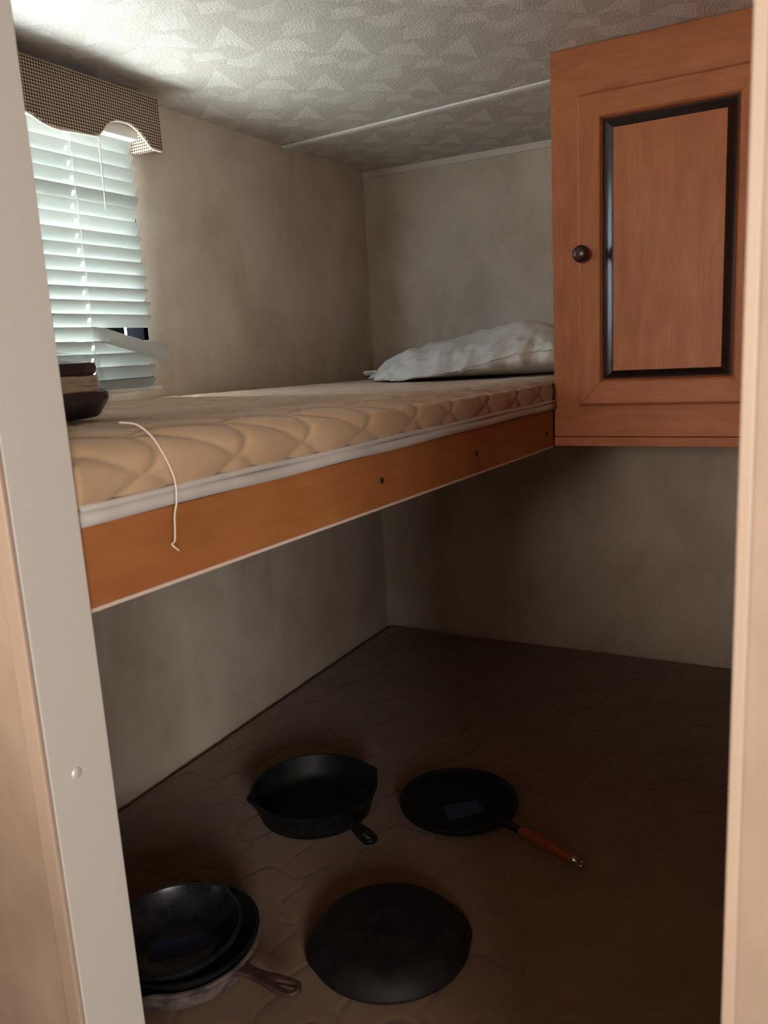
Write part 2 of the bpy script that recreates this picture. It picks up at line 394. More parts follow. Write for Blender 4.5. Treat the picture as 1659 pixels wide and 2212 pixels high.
# ------------------------------------------------------------------ upper bunk
FY0, FY1 = .475, 1.633
def fx(y): return -.5715 + .0785 * (y - .483) / 1.153
ub = thing('upper_bunk', 'upper bunk shelf with orange wood fascia and thin pale lower edge', 'bunk', (-.9, 1.4, 1.143))
obj('platform', prism([(XL + .002, FY0), (fx(FY0) - .019, FY0), (fx(FY1) - .019, FY1), (-.512, YB - .003), (XL + .002, YB - .003)], 'z', 1.150, 1.2205), M_PLY, ub)
obj('fascia', prism([(fx(FY0) - .018, FY0), (fx(FY0), FY0), (fx(FY1), FY1), (fx(FY1) - .018, FY1)], 'z', 1.1465, 1.2205), M_FASCIA, ub)
obj('edge_trim', prism([(fx(FY0) - .018, FY0), (fx(FY0) + .0008, FY0), (fx(FY1) + .0008, FY1), (fx(FY1) - .018, FY1)], 'z', 1.1425, 1.1463, .0004), M_EDGE, ub)
for y, z in ((.973, 1.182), (1.272, 1.179), (1.595, 1.175)):
    v, f = lathe([(0, .0012), (.0022, .0006), (.0034, .0014), (.0046, .0003), (.0046, -.002), (0, -.002)], 20)
    v = [(fx(y) + p[2], y + p[0], z + p[1]) for p in v]; o = obj('screw', (v, f), M_HOLE, ub, smooth=True)

def ztop(y): return 1.300 - .016 * (y - .475)
def seam_field(S2, Y2):
    """distance to the looping seams on the mattress front: arcs that meet at a pinch on the roll and a node below"""
    P_, y0 = .124, .553
    cs = [[(0, .088), (.25, .0835), (.5, .071), (.75, .053), (1.0, .032)], [(0, .088), (.12, .076), (.17, .060), (.12, .043), (0, .032)],
          [(-.30, 0), (-.2, .018), (0, .032), (.14, .028), (.25, .014), (.3, 0)], [(0, .088), (-.25, .099), (-.5, .106), (-.7, .120), (-.55, .135)], [(0, .088), (.3, .100), (.5, .106), (.62, .120), (.45, .135)]]
    pts = np.array([tuple(q)[:2] for c in cs for q in spline([(a, b, 0) for a, b in c], 7)])
    u = (Y2 - y0) / P_; u = u - np.floor(u); D = np.full(S2.shape, 9.)
    for a, b in pts:
        for o in (-1, 0, 1): D = np.minimum(D, ((u - a - o) * P_) ** 2 + (S2 - b) ** 2)
    return np.sqrt(D)
def upper_mattress():
    nl, ns = 460, 190
    Y = np.linspace(.479, YB - .006, nl); out = np.zeros((nl, ns, 3))
    for i, y in enumerate(Y):
        zt = ztop(y); zb = 1.236; xf = fx(min(y, 1.636)); bul = .010 * np.clip((1.634 - y) / .03 + .15, 0, 1)
        if y > 1.62: xf = min(xf, -.497)
        # rounded ends
        ee = min(y - .479, (YB - .006) - y); rr = .03; er = rr * (1 - math.sqrt(max(0, 1 - (1 - min(ee / rr, 1)) ** 2))) * .7
        zt -= er
        ctl = [(xf - .004, zb - .008), (xf + bul * .7, zb + .006), (xf + bul, zb + .022), (xf + bul * .7, zb + .040), (xf - .006, zt - .009), (xf - .026, zt - .001), (xf - .06, zt + .002), (xf - .12, zt), (xf - .3, zt - .003), (-1.0, zt - .002), (XL + .06, zt), (XL + .02, zt - .004), (XL + .004, zt - .022), (XL + .004, zb)]
        c = np.array([tuple(v)[:2] for v in spline([(a, b, 0) for a, b in ctl], 8)])
        seg = np.r_[0, np.cumsum(np.hypot(*(c[1:] - c[:-1]).T))]
        s = np.r_[np.linspace(0, .16, 74), np.linspace(.16, seg[-1], ns - 74 + 1)[1:]]
        px = np.interp(s, seg, c[:, 0]); pz = np.interp(s, seg, c[:, 1])
        tx = np.gradient(px, s); tz = np.gradient(pz, s); L = np.hypot(tx, tz); nx_, nz = tz / L, -tx / L
        dsf = seam_field(s, np.full_like(s, y) + .006 * math.sin(y * 17))
        hq = 1 - np.exp(-(dsf / .0046) ** 1.2); hg = quilt(s * .9, np.full_like(s, y), .118, .24, .0055)
        bl_ = np.clip((s - .115) / .02, 0, 1); hq = hq * (1 - bl_) + hg * bl_
        puff = 1 - np.exp(-(dsf / .03) ** 1.5)
        h = (.0044 * hq + .0026 * puff * (1 - bl_) + .0024 * bl_) * np.clip(s / .01, 0, 1) * np.clip((seg[-1] - s) / .02, 0, 1)
        out[i, :, 0] = px + nx_ * (h - .0065); out[i, :, 1] = y; out[i, :, 2] = pz + nz * (h - .0065)
    vs, fs = grid_mesh(out, flip=False); vs = list(map(tuple, vs)); fs = list(fs)
    fs.append(tuple(range(ns))[::-1]); fs.append(tuple((nl - 1) * ns + k for k in range(ns)))
    for i in range(nl - 1): fs.append((i * ns, i * ns + ns - 1, (i + 1) * ns + ns - 1, (i + 1) * ns))
    bm = bmesh.new(); bvs = [bm.verts.new(v) for v in vs]
    for f in fs: bm.faces.new([bvs[k] for k in f])
    bmesh.ops.recalc_face_normals(bm, faces=bm.faces[:]); return bm
um = thing('upper_mattress', 'tan quilted mattress with grey white taped edge on the upper bunk', 'mattress', (-.9, 1.4, 1.222))
obj('ticking', upper_mattress(), M_MATT, um, smooth=True)
obj('underside', prism([(XL + .006, .482), (fx(.482) - .004, .482), (fx(1.63) - .004, 1.63), (-.505, 1.64), (-.505, YB - .008), (XL + .006, YB - .008)], 'z', 1.2215, 1.232), M_TAPE, um)
ys = np.linspace(.480, 1.626, 40)
obj('edge_tape', tube([(fx(y) + .002, y, 1.2285 + .0006 * math.sin(y * 23)) for y in ys], .0072, 12), M_TAPE, um, smooth=True)
obj('edge_tape', tube([(fx(y) + .005, y, 1.2385 + .0008 * math.sin(y * 19 + 1)) for y in ys], .0034, 10), M_TAPE, um, smooth=True)
thr = spline([(-.585, .553, 1.3065), (-.572, .562, 1.3035), (-.5615, .569, 1.292), (-.554, .574, 1.275), (-.5495, .579, 1.256), (-.5475, .580, 1.242), (-.549, .580, 1.226), (-.5535, .5805, 1.213), (-.5568, .582, 1.196), (-.5568, .580, 1.187), (-.5565, .576, 1.1845), (-.5555, .583, 1.177)], 8)
tag(obj('loose_thread', tube(thr, .0009, 6), M_THREAD, smooth=True), 'loose white thread hanging from the tan mattress edge over the orange fascia', 'thread')

# ------------------------------------------------------------------ pillow
PXL, PXR, PYF, PYK = -1.135, -.502, 1.845, 2.285
def pil(x, th):
    """x along pillow, th 0 front seam .. pi/2 top .. pi back seam .. 3pi/2 bottom"""
    t = (x - PXL) / (PXR - PXL)
    top = np.interp(t, [0, .04, .14, .25, .36, .6, .73, .84, .95, 1], [1.286, 1.310, 1.342, 1.357, 1.370, 1.397, 1.408, 1.400, 1.375, 1.34])
    zs = np.interp(t, [0, .1, .3, .45, .6, .75, .9, 1], [1.282, 1.281, 1.283, 1.294, 1.308, 1.330, 1.338, 1.33])
    wf = np.interp(t, [0, .05, .12, .3, .8, .95, 1], [.10, .22, .60, .92, 1, .95, .8])
    yc = (PYF + PYK) / 2 + np.interp(t, [0, .2, 1], [-.03, -.01, 0]); hw = (PYK - PYF) / 2 * wf
    c, s = np.cos(th), np.sin(th)
    y = yc - hw * np.sign(c) * np.abs(c) ** .9
    zb = ztop(y) + .0045
    z = zs + (top - zs) * np.abs(s) ** .85 if s >= 0 else zs + (zb - zs) * np.abs(s) ** .55
    seamk = abs(c) ** 6
    w = .017 * noise.noise(Vector((x * 9, th * 1.6, 3))) + .009 * noise.noise(Vector((x * 22 + th * 3, th * 3, 7))) + .0035 * math.sin(x * 150 + 3 * math.sin(x * 31)) * seamk
    w += .004 * abs(noise.noise(Vector((x * 14 - th * 5, th * 2, 11))))
    w += .0055 * math.sin(th * 10 + x * 26 + 2 * math.sin(x * 40)) * max(0, 1 - t / .42) + .004 * math.sin(th * 7 - x * 60) * max(0, (t - .72) / .28)
    if s > 0: z += w * min(1, 3 * t + .2)
    elif s < -.3: pass
    else: z += w * .4
    y -= seamk * .006 * (1 + math.sin(x * 90 + 2)) * np.sign(c)
    return (x, min(y, YB - .006), max(z, ztop(y) + .003))
NX, NT = 150, 84
xs = np.linspace(0, 1, NX); xs = PXL + (PXR - PXL) * xs
P = np.array([[pil(x, 2 * math.pi * k / NT) for k in range(NT)] for x in xs])
vs, fs = grid_mesh(P, closed_v=True); fs = list(fs); fs.append(tuple(range(NT))); fs.append(tuple((NX - 1) * NT + k for k in range(NT))[::-1])
bm = bmesh.new(); bvs = [bm.verts.new(v) for v in vs]
for f in fs: bm.faces.new([bvs[k] for k in f])
bmesh.ops.recalc_face_normals(bm, faces=bm.faces[:])
pw = thing('pillow', 'crumpled white bed pillow with faint firm print beside the cabinet', 'pillow', (-.8, 2.06, 1.28))
obj('pillow_body', bm, M_PILLOW, pw, smooth=True)
obj('seam', tube([Vector(pil(x, 0)) + Vector((0, -.001, 0)) for x in np.linspace(PXL + .01, PXR - .01, 160)], .0014, 6), M_PILLOW, pw, smooth=True)
# ruffled corner ear at the left end
ear = np.zeros((16, 12, 3))
for i in range(16):
    for j in range(12):
        a = i / 15; b = j / 11
        ear[i, j] = (PXL + .045 - .058 * a, 2.03 - .055 * (1 - a * .5) + .075 * b * (1 - a * .35), 1.2905 + .004 * math.sin(b * 11 + a * 2) + .006 * a * (1 - b) + .008 * (1 - a))
o = obj('corner_flap', grid_mesh(ear), M_PILLOW, pw, smooth=True); md = o.modifiers.new('s', 'SOLIDIFY'); md.thickness = .003
# printed words
fc = bpy.data.curves.new('f', 'FONT'); fc.body = 'firm'; fc.size = .017; fc.align_x = 'CENTER'; fo = bpy.data.objects.new('f', fc); COL.objects.link(fo)
fm = bpy.data.meshes.new_from_object(fo.evaluated_get(bpy.context.evaluated_depsgraph_get())); bpy.data.objects.remove(fo)
fbm = bmesh.new(); fbm.from_mesh(fm); bmesh.ops.triangulate(fbm, faces=fbm.faces[:]); fv0 = [v.co.copy() for v in fbm.verts]; ff0 = [[v.index for v in f.verts] for f in fbm.faces]; fbm.free()
tv, tf = [], []; rnd = random.Random(4)
for r_, th in enumerate((.12, .34, .58, .85, -.35)):
    for c_ in range(8):
        x0 = -1.06 + .066 * c_ + .033 * (r_ % 2)
        if x0 > -.56 or (th < 0 and x0 < -.8): continue
        b0 = len(tv); e = .02
        p0 = Vector(pil(x0, th)); dth = (Vector(pil(x0, th + e)) - p0).length / e
        for v in fv0:
            th2 = th + v.y / max(dth, .03); p = Vector(pil(x0 + v.x, th2)); n = (Vector(pil(x0 + v.x + .004, th2)) - p).cross(Vector(pil(x0 + v.x, th2 + .02)) - p).normalized()
            if n.y > 0 and abs(n.y) > abs(n.z): n = -n
            if n.z < 0 and th > 0: n = -n
            tv.append(p + n * .0012)
        tf += [[b0 + k for k in f] for f in ff0]
obj('printed_lettering', (tv, tf), M_PRINT, pw, kind='stuff')

# ------------------------------------------------------------------ wall cabinet
CY = 1.636; CXL, CXR, CZ0, CZ1 = -.4905, -.036, 1.1455, ZC - .001
cb = thing('wall_cabinet', 'maple wall cabinet with raised panel door hanging above lower bunk', 'cabinet', (-.26, 1.95, CZ0))
obj('carcass', box(CXL, CXR, CY + .0205, YB - .006, 1.166, CZ1, bevel=.0003), M_WOOD, cb)
def S_(x, z, y=1.618): k = y / 1.636; return (x * k, (z - 1.36) * k + 1.36)
ff = obj('left_frame_stile', box(CXL, -.430, CY, CY + .020, 1.2402, 1.7868, bevel=.0002), M_WOOD, cb); ff.name = 'frame_stile'
obj('frame_stile', box(-.105, CXR, CY, CY + .020, 1.2402, 1.7868, bevel=.0002), M_WOOD, cb)
obj('frame_rail', box(CXL, CXR, CY, CY + .020, 1.7869, CZ1, bevel=.0002), M_WOODH, cb)
obj('frame_rail', box(CXL, CXR, CY, CY + .020, 1.1652, 1.2401, bevel=.0002), M_WOODH, cb)
obj('light_rail', box(CXL, CXR, CY - .0008, CY + .022, CZ0, 1.1636, bevel=.0008), M_WOODH, cb)
xa, za = S_(-.441, 1.227); xb, zb = S_(-.108, 1.809)
xi, zi = S_(-.3950, 1.2765); xj, zj = S_(-.1545, 1.7635)
door = obj('door', box(xa + .003, xb - .003, 1.627, 1.6355, za + .003, zb - .003), M_WOOD, cb)
def frame_piece(p_out, q_out, p_in, q_in, mat):
    """mitred door frame member with an eased outer and stepped inner edge"""
    bm = bmesh.new(); y0, y1 = 1.618, 1.627
    def lerp(a, b, t): return (a[0] + (b[0] - a[0]) * t, a[1] + (b[1] - a[1]) * t)
    prof = [(0, y1), (0, y0 + .004), (.05, y0 + .0012), (.10, y0), (.90, y0), (.955, y0 + .001), (.97, y0 + .0035), (1, y0 + .0045), (1, y1)]
    A = [bm.verts.new((lerp(p_out, p_in, t)[0], y, lerp(p_out, p_in, t)[1])) for t, y in prof]
    B = [bm.verts.new((lerp(q_out, q_in, t)[0], y, lerp(q_out, q_in, t)[1])) for t, y in prof]
    n = len(prof)
    for i in range(n): bm.faces.new((A[i], A[(i + 1) % n], B[(i + 1) % n], B[i]))
    bm.faces.new(A[::-1]); bm.faces.new(B); bmesh.ops.recalc_face_normals(bm, faces=bm.faces[:]); return bm
OUT = [(xa, za), (xb, za), (xb, zb), (xa, zb)]; INN = [(xi, zi), (xj, zi), (xj, zj), (xi, zj)]
for i, (nm, mt) in enumerate((('rail', M_WOODH), ('stile', M_WOOD), ('rail', M_WOODH), ('stile', M_WOOD))):
    j = (i + 1) % 4; g_ = .0003
    def sh(p, q): v = Vector((q[0] - p[0], q[1] - p[1])).normalized() * g_; return (p[0] + v.x, p[1] + v.y)
    obj(nm, frame_piece(sh(OUT[i], OUT[j]), sh(OUT[j], OUT[i]), sh(INN[i], INN[j]), sh(INN[j], INN[i]), mt), mt, door)
# bead, dark glazed bevels, raised panel
k1 = .0035
B0 = INN; B1 = [(xi + k1, zi + k1), (xj - k1, zi + k1), (xj - k1, zj - k1), (xi + k1, zj - k1)]
px0, pz0 = S_(-.372, 1.2945); px1, pz1 = S_(-.1745, 1.7415)
B2 = [(px0, pz0), (px1, pz0), (px1, pz1), (px0, pz1)]
for i in range(4):
    j = (i + 1) % 4; bm = bmesh.new()
    def L(a, b, t): return (a[0] + (b[0] - a[0]) * t, a[1] + (b[1] - a[1]) * t)
    pr = [(0, 1.6225), (.5, 1.621), (1, 1.6245), (1, 1.627), (0, 1.627)]
    A = [bm.verts.new((L(B0[i], B1[i], t)[0], y, L(B0[i], B1[i], t)[1])) for t, y in pr]; B = [bm.verts.new((L(B0[j], B1[j], t)[0], y, L(B0[j], B1[j], t)[1])) for t, y in pr]
    for q in range(5): bm.faces.new((A[q], A[(q + 1) % 5], B[(q + 1) % 5], B[q]))
    bm.faces.new(A[::-1]); bm.faces.new(B); bmesh.ops.recalc_face_normals(bm, faces=bm.faces[:]); obj('bead', bm, M_BEAD, door)
    bm = bmesh.new(); pr = [(0, 1.6262), (.2, 1.6256), (.45, 1.6235), (.7, 1.6205), (.88, 1.6188), (1, 1.6183), (1, 1.6268), (0, 1.6268)]
    A = [bm.verts.new((L(B1[i], B2[i], t)[0], y, L(B1[i], B2[i], t)[1])) for t, y in pr]; B = [bm.verts.new((L(B1[j], B2[j], t)[0], y, L(B1[j], B2[j], t)[1])) for t, y in pr]
    n = len(pr)
    for q in range(n): bm.faces.new((A[q], A[(q + 1) % n], B[(q + 1) % n], B[q]))
    bm.faces.new(A[::-1]); bm.faces.new(B); bmesh.ops.recalc_face_normals(bm, faces=bm.faces[:]); autosmooth(obj('glazed_bevel', bm, M_GLAZE, door), 40)
obj('raised_panel', box(px0 + .0002, px1 - .0002, 1.6172, 1.6268, pz0 + .0002, pz1 - .0002, bevel=.0006), M_WOOD, door)
v, f = lathe([(0, 0), (.009, 0), (.009, .002), (.0062, .0045), (.0058, .010), (.0085, .0135), (.0135, .0155), (.0162, .019), (.0160, .0225), (.0125, .0268), (.007, .0290), (0, .0298)], 40)
kx, kz = S_(-.429, 1.520); v = [(kx + p[0], 1.6179 - p[2], kz + p[1]) for p in v]
bm = bmesh.new(); bvs = [bm.verts.new(p) for p in v]
for q in f: bm.faces.new([bvs[k] for k in q])
bmesh.ops.recalc_face_normals(bm, faces=bm.faces[:]); obj('knob', bm, M_KNOB, door, smooth=True)

# ------------------------------------------------------------------ blind
BX = -1.244; BY0, BY1 = .672, 1.292
bl = thing('window_blind', 'white horizontal slat blind with one bent slat hanging over the window', 'blind', (BX, .98, 1.30))
obj('headrail', prism([(-1.266, 1.824), (-1.223, 1.824), (-1.221, 1.792), (-1.262, 1.787)], 'y', BY0, BY1 - .002, .0008), M_VWHITE, bl)
CH = .0285
def slat_mesh():
    """cambered slat along y, centred on its axis, with two cord slots"""
    ycut = sorted([BY0, 1.1285, 1.1335, .8285, .8335, BY1 - .006, BY1 - .002, BY1]); nc = 6; vs = []; fs = []
    for side in (0, 1):
        for iy, y in enumerate(ycut):
            for k in range(nc + 1):
                t = k / nc * 2 - 1; w = CH / 2
                if iy == len(ycut) - 1: w *= .82
                if iy == len(ycut) - 2: w *= .96
                vs.append((t * w, y, .0016 * (1 - t * t) + (.0006 if side == 0 else -.0006)))
    n1 = len(ycut) * (nc + 1); skip = {(1, 2), (1, 3), (3, 2), (3, 3)}
    idx = lambda s, iy, k: s * n1 + iy * (nc + 1) + k
    for iy in range(len(ycut) - 1):
        for k in range(nc):
            if (iy, k) in skip: continue
            fs.append((idx(0, iy, k), idx(0, iy, k + 1), idx(0, iy + 1, k + 1), idx(0, iy + 1, k)))
            fs.append((idx(1, iy, k), idx(1, iy + 1, k), idx(1, iy + 1, k + 1), idx(1, iy, k + 1)))
        for k in (0, nc): fs.append((idx(0, iy, k), idx(0, iy + 1, k), idx(1, iy + 1, k), idx(1, iy, k)))
    for iy in (0, len(ycut) - 1):
        for k in range(nc): fs.append((idx(0, iy, k), idx(0, iy, k + 1), idx(1, iy, k + 1), idx(1, iy, k)))
    return (vs, fs)
ZS = [1.7775 - .0256 * i for i in range(19)]
TILT = math.radians(62); rnd = random.Random(7); s0 = None
BROKEN = 14
for i, z in enumerate(ZS):
    if i == BROKEN: continue
    if s0 is None:
        v, f = slat_mesh(); s0 = obj('slat', (v, f), M_SLAT, bl, local=True); s = autosmooth(s0, 50)
    else: s = s0.copy(); COL.objects.link(s); s.parent = bl
    # the room side edge points up; the middle slats hang a little more open
    s.location = (0, rnd.uniform(-.004, .004) - .98 + .0, z - 1.30)
    t = TILT - (math.radians(2.5) if 5 <= i <= 13 else 0) + math.radians(rnd.uniform(-1.5, 1.5))
    s.rotation_euler = (math.radians(rnd.uniform(-.15, .15)), -t, 0)
# bent slat: ordinary up to the cord, then folded out into the room and drooping
zb_ = ZS[BROKEN]; path = [((BX, BY0, zb_), TILT), ((BX, 1.10, zb_), TILT), ((BX, 1.135, zb_ + .001), TILT), ((BX + .012, 1.160, zb_ - .004), TILT + .35), ((BX + .030, 1.195, zb_ - .018), TILT + .5), ((BX + .050, 1.235, zb_ - .033), TILT + .55), ((BX + .062, 1.262, zb_ - .043), TILT + .55), ((BX + .066, 1.270, zb_ - .046), TILT + .55)]
vs = []; nc = 6; fs = []
for sd in (0, 1):
    for n_, (p, t) in enumerate(path):
        for k in range(nc + 1):
            u = (k / nc * 2 - 1) * CH / 2 * (.85 if n_ == len(path) - 1 else 1); h = .0016 * (1 - (k / nc * 2 - 1) ** 2) + (.0006 if sd == 0 else -.0006)
            vs.append((p[0] + u * math.cos(t) - h * math.sin(t), p[1], p[2] + u * math.sin(t) + h * math.cos(t)))
n1 = len(path) * (nc + 1)
for a in range(len(path) - 1):
    for k in range(nc):
        q = (a * (nc + 1) + k, a * (nc + 1) + k + 1, (a + 1) * (nc + 1) + k + 1, (a + 1) * (nc + 1) + k); fs.append(q); fs.append(tuple(n1 + w for w in q[::-1]))
    for k in (0, nc): q0, q1 = a * (nc + 1) + k, (a + 1) * (nc + 1) + k; fs.append((q0, q1, n1 + q1, n1 + q0))
for a in (0, len(path) - 1):
    for k in range(nc): q0 = a * (nc + 1) + k; fs.append((q0, q0 + 1, n1 + q0 + 1, n1 + q0))
autosmooth(obj('slat', (vs, fs), M_SLAT, bl, label='bent slat folded out into the room'), 50)
obj('bottom_rail', box(BX - .013, BX + .013, BY0 + .004, BY1 + .004, 1.3035, 1.3115, bevel=.002), M_VWHITE, bl)
for y in (1.131, .831):
    obj('ladder_cord', tube([(BX + .0085 + .001 * math.sin(k), y + .0012 * math.sin(k * 2.3), 1.797 - .0485 * k / 5 * 1.0) for k in range(0, 51)], .0007, 6), M_VWHITE, bl)
obj('lift_cord', tube([(BX + .026, 1.186, 1.800), (BX + .027, 1.1835, 1.76), (BX + .028, 1.1815, 1.70), (BX + .028, 1.1805, 1.648)], .0013, 8), M_VWHITE, bl)
obj('lift_cord', tube([(BX + .026, 1.180, 1.800), (BX + .027, 1.1825, 1.776), (BX + .027, 1.187, 1.770), (BX + .026, 1.186, 1.782)], .0009, 8), M_VWHITE, bl)

# ------------------------------------------------------------------ cornice valance
VX = XL + .080; VZ = 1.8745; VY1 = 1.335; VC = .985; VY0 = 2 * VC - VY1
half = [(VC, 1.7925), (1.000, 1.789), (1.023, 1.783), (1.047, 1.774), (1.075, 1.770), (1.111, 1.772), (1.142, 1.7735), (1.160, 1.7745), (1.170, 1.777), (1.179, 1.785), (1.190, 1.797), (1.204, 1.8065), (1.222, 1.812), (1.250, 1.8125), (1.272, 1.805), (1.290, 1.792), (1.304, 1.780), (1.318, 1.777), (VY1, 1.7775)]
low = [(2 * VC - y, z) for y, z in half[:0:-1]] + half
vl = thing('window_valance', 'brown and beige checked fabric cornice valance above the blind', 'valance', (XL, VC, 1.78))
me = outline([low + [(VY1, VZ), (VY0, VZ)]], .005, .0012); me.transform(Matrix(((0, 0, 1, VX - .005), (1, 0, 0, 0), (0, 1, 0, 0), (0, 0, 0, 1))))
obj('front_board', me, M_CHECK, vl)
for y in (VY1 - .008, VY0): obj('return_board', box(XL + .001, VX - .0102, y, y + .008, 1.779, VZ, bevel=.0008), M_CHECK, vl)
obj('top_board', box(XL + .001, VX - .0102, VY0 + .0082, VY1 - .0082, VZ - .010, VZ - .001), M_CHECK, vl)
obj('welting', tube(spline([(VX - .0045, y, z - .001) for y, z in low], 4), .0024, 8), M_WELT, vl, smooth=True)

# ------------------------------------------------------------------ pans
def handle(parent, r0, z, L, mat, rise=.004, w0=.0085, w1=.0145, ang=0):
    out = []; ne = 18; cx = r0 + L - w1
    prof = [(r0 - .006, w0 * 2.1), (r0 + .006, w0 * 1.25), (r0 + L * .22, w0), (r0 + L * .4, w0 * 1.15), (r0 + L * .65, w1 * .98)]
    out += [(x, -w) for x, w in prof] + [(cx + w1 * math.cos(t), w1 * math.sin(t)) for t in np.linspace(-math.pi / 2, math.pi / 2, ne)] + [(x, w) for x, w in prof[::-1]]
    hr = w1 * .46; hx = cx; hole = [(hx + hr * math.cos(t), hr * math.sin(t)) for t in np.linspace(-math.pi / 2, math.pi / 2, 12)] + [(hx - L * .14, hr * .75), (hx - L * .24, hr * .25), (hx - L * .26, 0), (hx - L * .24, -hr * .25), (hx - L * .14, -hr * .75)]
    me = outline([out, hole[::-1]], .0042, .0016)
    for v in me.vertices: v.co.z += z - .004 + rise * max(0, (v.co.x - r0) / L) ** 1.5
    me.transform(Matrix.Rotation(ang, 4, 'Z'))
    return autosmooth(obj('handle', me, mat, parent, local=True), 40)
def skillet_body(rt, rb, h, spouts, wall=.004, floor=.005, lip=.010):
    prof = [(0, 0), (rb * .5, 0), (rb - .004, 0), (rb + .001, .003), (rb + (rt - rb) * .30, h * .28), (rb + (rt - rb) * .6, h * .58), (rt - .001, h - .006), (rt + .0012, h - .004), (rt + .0012, h - .0008), (rt - .001, h), (rt - wall, h - .0004), (rt - wall - .001, h - .004), (rb + (rt - rb) * .5 - wall, h * .5), (rb + (rt - rb) * .12 - wall, floor + .007), (rb - .009, floor + .001), (rb * .5, floor), (0, floor)]
    def rm(i, r, z, t):
        k = 0
        for s in spouts:
            d = (t - math.radians(s) + math.pi) % (2 * math.pi) - math.pi; k = max(k, math.exp(-(d / .13) ** 2))
        w = max(0, (z / h - .45) / .55) if r > rb else 0
        return r + lip * k * w, z - .0025 * k * w * (1 if z > h * .9 else 0)
    return lathe(prof, 144, rm)
def skillet(name, label, loc, rt, rb, h, spouts, hang, hl, mat, hmat=None, group=None, lip=.01, hdrop=0):
    t = thing(name, label, 'pan', loc, 0, group)
    autosmooth(obj('pan_body', skillet_body(rt, rb, h, spouts, lip=lip), mat, t, local=True), 50)
    if hl: handle(t, rt, h - .001 - hdrop, hl, hmat or mat, ang=math.radians(hang))
    return t
LZ = .4565
skillet('skillet', 'deep black cast iron skillet with two pour spouts near the middle of the mattress', (-.872, 1.226, LZ), .1265, .110, .054, (52, -134), -31, .112, M_IRON)
# crepe pan with wooden handle
cp = thing('crepe_pan', 'flat black griddle pan with red wooden handle and blue tape', 'pan', (-.612, 1.350, LZ))
autosmooth(obj('pan_body', lathe([(0, 0), (.09, 0), (.108, .001), (.1165, .008), (.1185, .0155), (.1178, .0172), (.1160, .0165), (.1135, .0105), (.110, .0092), (.06, .009), (0, .009)], 120), M_IRON, cp, local=True), 50)
ha = math.radians(-22.5); R_ = Matrix.Rotation(ha, 4, 'Z')
def along(pts, r): return [tuple(R_ @ Vector((p[0], p[1], p[2]))) for p in pts]
v, f = tube(along([(.112, 0, .014), (.128, 0, .017), (.146, 0, .019), (.166, 0, .0205)], 0), .006, 14, radii=[.0085, .0070, .0065, .0070]); obj('handle_socket', (v, f), M_IRONR, cp, smooth=True, local=True)
v, f = tube(along([(.1655, 0, .0205), (.168, 0, .0206), (.185, 0, .021), (.215, 0, .0212), (.25, 0, .0208), (.278, 0, .020), (.283, 0, .0198)], 0), .01, 18, radii=[.0085, .0102, .0108, .0114, .0105, .0088, .0078]); obj('handle_grip', (v, f), M_HWOOD, cp, smooth=True, local=True)
v, f = tube(along([(.2832, 0, .0198), (.2865, 0, .0198), (.291, 0, .0197), (.2935, 0, .0196)], 0), .007, 18, radii=[.0078, .0076, .0052, .0035]); obj('ferrule', (v, f), M_STEEL, cp, smooth=True, local=True)
v, f = tube(along([(.3005 + .0062 * math.cos(a), .0062 * math.sin(a), .0196) for a in np.linspace(0, 2 * math.pi, 25)], 0), .0019, 8, caps=False); obj('hanging_ring', (v, f), M_STEEL, cp, smooth=True, local=True)
def tape(parent, pts, z, off):
    vs = [(p[0] - off[0], p[1] - off[1], z) for p in pts] + [(p[0] - off[0], p[1] - off[1], z - .0003) for p in pts]
    return obj('masking_tape', (vs, [(0, 1, 2, 3), (7, 6, 5, 4)] + [(i, (i + 1) % 4, 4 + (i + 1) % 4, 4 + i)[::-1] for i in range(4)]), M_TAPEB, parent, local=True, label='blue masking tape label')
tape(cp, [(-.590, 1.272), (-.540, 1.327), (-.566, 1.360), (-.622, 1.312)], .0096, (-.612 + .012, 1.350 - .008))
# domed lid-like pan lying upside down
ln = thing('griddle_lid', 'large dark round pan lying upside down at the front, no handle', 'pan', (-.560, .955, LZ))
def rm_l(i, r, z, t):
    k = 0
    for s, a in ((42, .006), (-145, .006)):
        d = (t - math.radians(s) + math.pi) % (2 * math.pi) - math.pi; k = max(k, a * math.exp(-(d / .30) ** 4))
    w = min(1, max(0, (.030 - z) / .022)) * (1 if r > .09 else 0); return r + k * w, z
pl = [(0, .0345), (.028, .0345), (.0305, .0358), (.034, .0358), (.037, .0345), (.070, .0338), (.090, .0320), (.103, .0280), (.1135, .0205), (.1200, .012), (.1235, .005), (.1250, .001), (.1245, 0), (.1215, .0005), (.115, .012), (.098, .0265), (.06, .0300), (0, .0300)]
autosmooth(obj('pan_body', lathe(pl, 144, rm_l), M_IRONR, ln, local=True), 60)
# nested stack at the doorway
skillet('skillet', 'rusty grey brown skillet with reddish handle at the bottom of the stack of three', (-.828, .792, LZ), .115, .102, .038, (97, -83), -3, .105, M_RUST, M_HRED, 'skillets stacked by the doorway', hdrop=.004)
skillet('skillet', 'black skillet in the middle of the stack of three beside the doorway', (-.814, .782, LZ + .0175), .110, .074, .046, (125,), 203, .09, M_IRON, None, 'skillets stacked by the doorway', lip=.012)
t3 = skillet('skillet', 'small shiny black skillet with blue tape on top of the stack of three', (-.816, .762, LZ + .0405), .100, .066, .043, (85,), 216, .08, M_IRON2, None, 'skillets stacked by the doorway')
tape(t3, [(-.832, .722), (-.769, .784), (-.795, .810), (-.861, .752)], .0058, (-.816, .762))

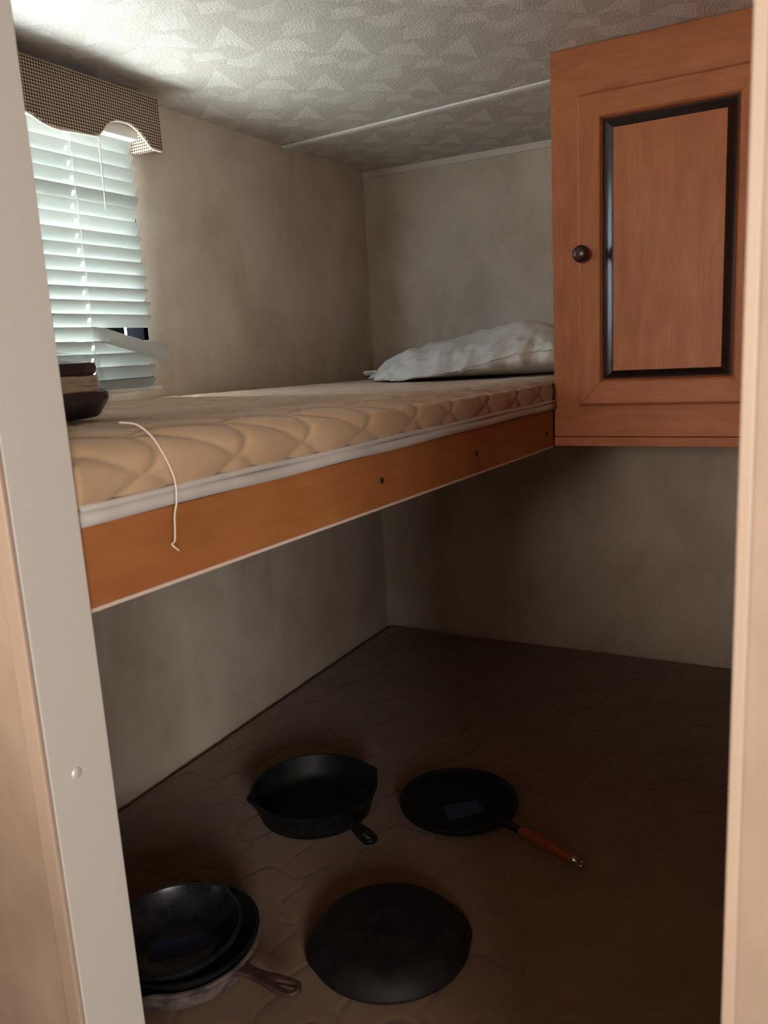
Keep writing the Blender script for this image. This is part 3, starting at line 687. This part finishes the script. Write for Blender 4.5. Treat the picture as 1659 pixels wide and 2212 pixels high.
# ------------------------------------------------------------------ bagged cookware on the upper bunk
bc = thing('bagged_cookware', 'two dark iron pans with brown cardboard between them in a clear plastic bag', 'cookware', (-.842, .662, ztop(.66) + .002))
autosmooth(obj('lower_pan', lathe([(0, 0), (.073, 0), (.077, .002), (.090, .022), (.0885, .031), (.0865, .0315), (.085, .024), (.066, .005), (0, .004)], 96), M_IRON2, bc, local=True), 40)
rnd = random.Random(3)
def card(z0, z1, r, seed):
    n = 60; vs = []; 
    for zz in (z0, (z0 + z1) / 2, z1):
        for k in range(n):
            a = 2 * math.pi * k / n; rr = r * (1 + .04 * noise.noise(Vector((math.cos(a) * 4, math.sin(a) * 4, zz * 90 + seed)))); vs.append((rr * math.cos(a), rr * math.sin(a), zz + .0008 * math.sin(a * 9 + seed)))
    fs = [(j * n + k, j * n + (k + 1) % n, (j + 1) * n + (k + 1) % n, (j + 1) * n + k) for j in range(2) for k in range(n)] + [tuple(range(n))[::-1], tuple(range(2 * n, 3 * n))]; return (vs, fs)
obj('cardboard', card(.0318, .0372, .081, 1), M_CARD, bc, local=True); obj('cardboard', card(.0378, .0435, .077, 5), M_CARD, bc, local=True); obj('cardboard', card(.0440, .0495, .080, 9), M_CARD, bc, local=True)
autosmooth(obj('upper_pan', lathe([(0, .050), (.074, .050), (.0775, .0525), (.079, .059), (.0775, .0650), (.060, .0670), (.03, .0700), (0, .0715)], 96), M_IRON2, bc, local=True), 40)
bp = np.zeros((27, 80, 3)); prof = [(.073, .001), (.084, .010), (.0925, .021), (.0905, .032), (.087, .042), (.084, .054), (.0825, .066), (.078, .0705), (.06, .0730), (.045, .0765), (.03, .079), (.018, .080), (.008, .080), (.001, .080)]; prof = [q for a_, b_ in zip(prof, prof[1:]) for q in (a_, ((a_[0] + b_[0]) / 2, (a_[1] + b_[1]) / 2))] + [prof[-1]]
for i, (r, z) in enumerate(prof):
    for k in range(80):
        a = 2 * math.pi * k / 80; w = 1.5 * noise.noise(Vector((math.cos(a) * 8, math.sin(a) * 8, z * 90))) + .8 * noise.noise(Vector((math.cos(a) * 20, math.sin(a) * 20, z * 200))); bp[i, k] = ((r + .0016 * (1 + w) * min(1, r / .05)) * math.cos(a), (r + .0016 * (1 + w) * min(1, r / .05)) * math.sin(a), z + .001 * w * (i > 14) + .0007)
obj('plastic_bag', grid_mesh(bp, closed_v=True), M_BAG, bc, smooth=True, local=True)
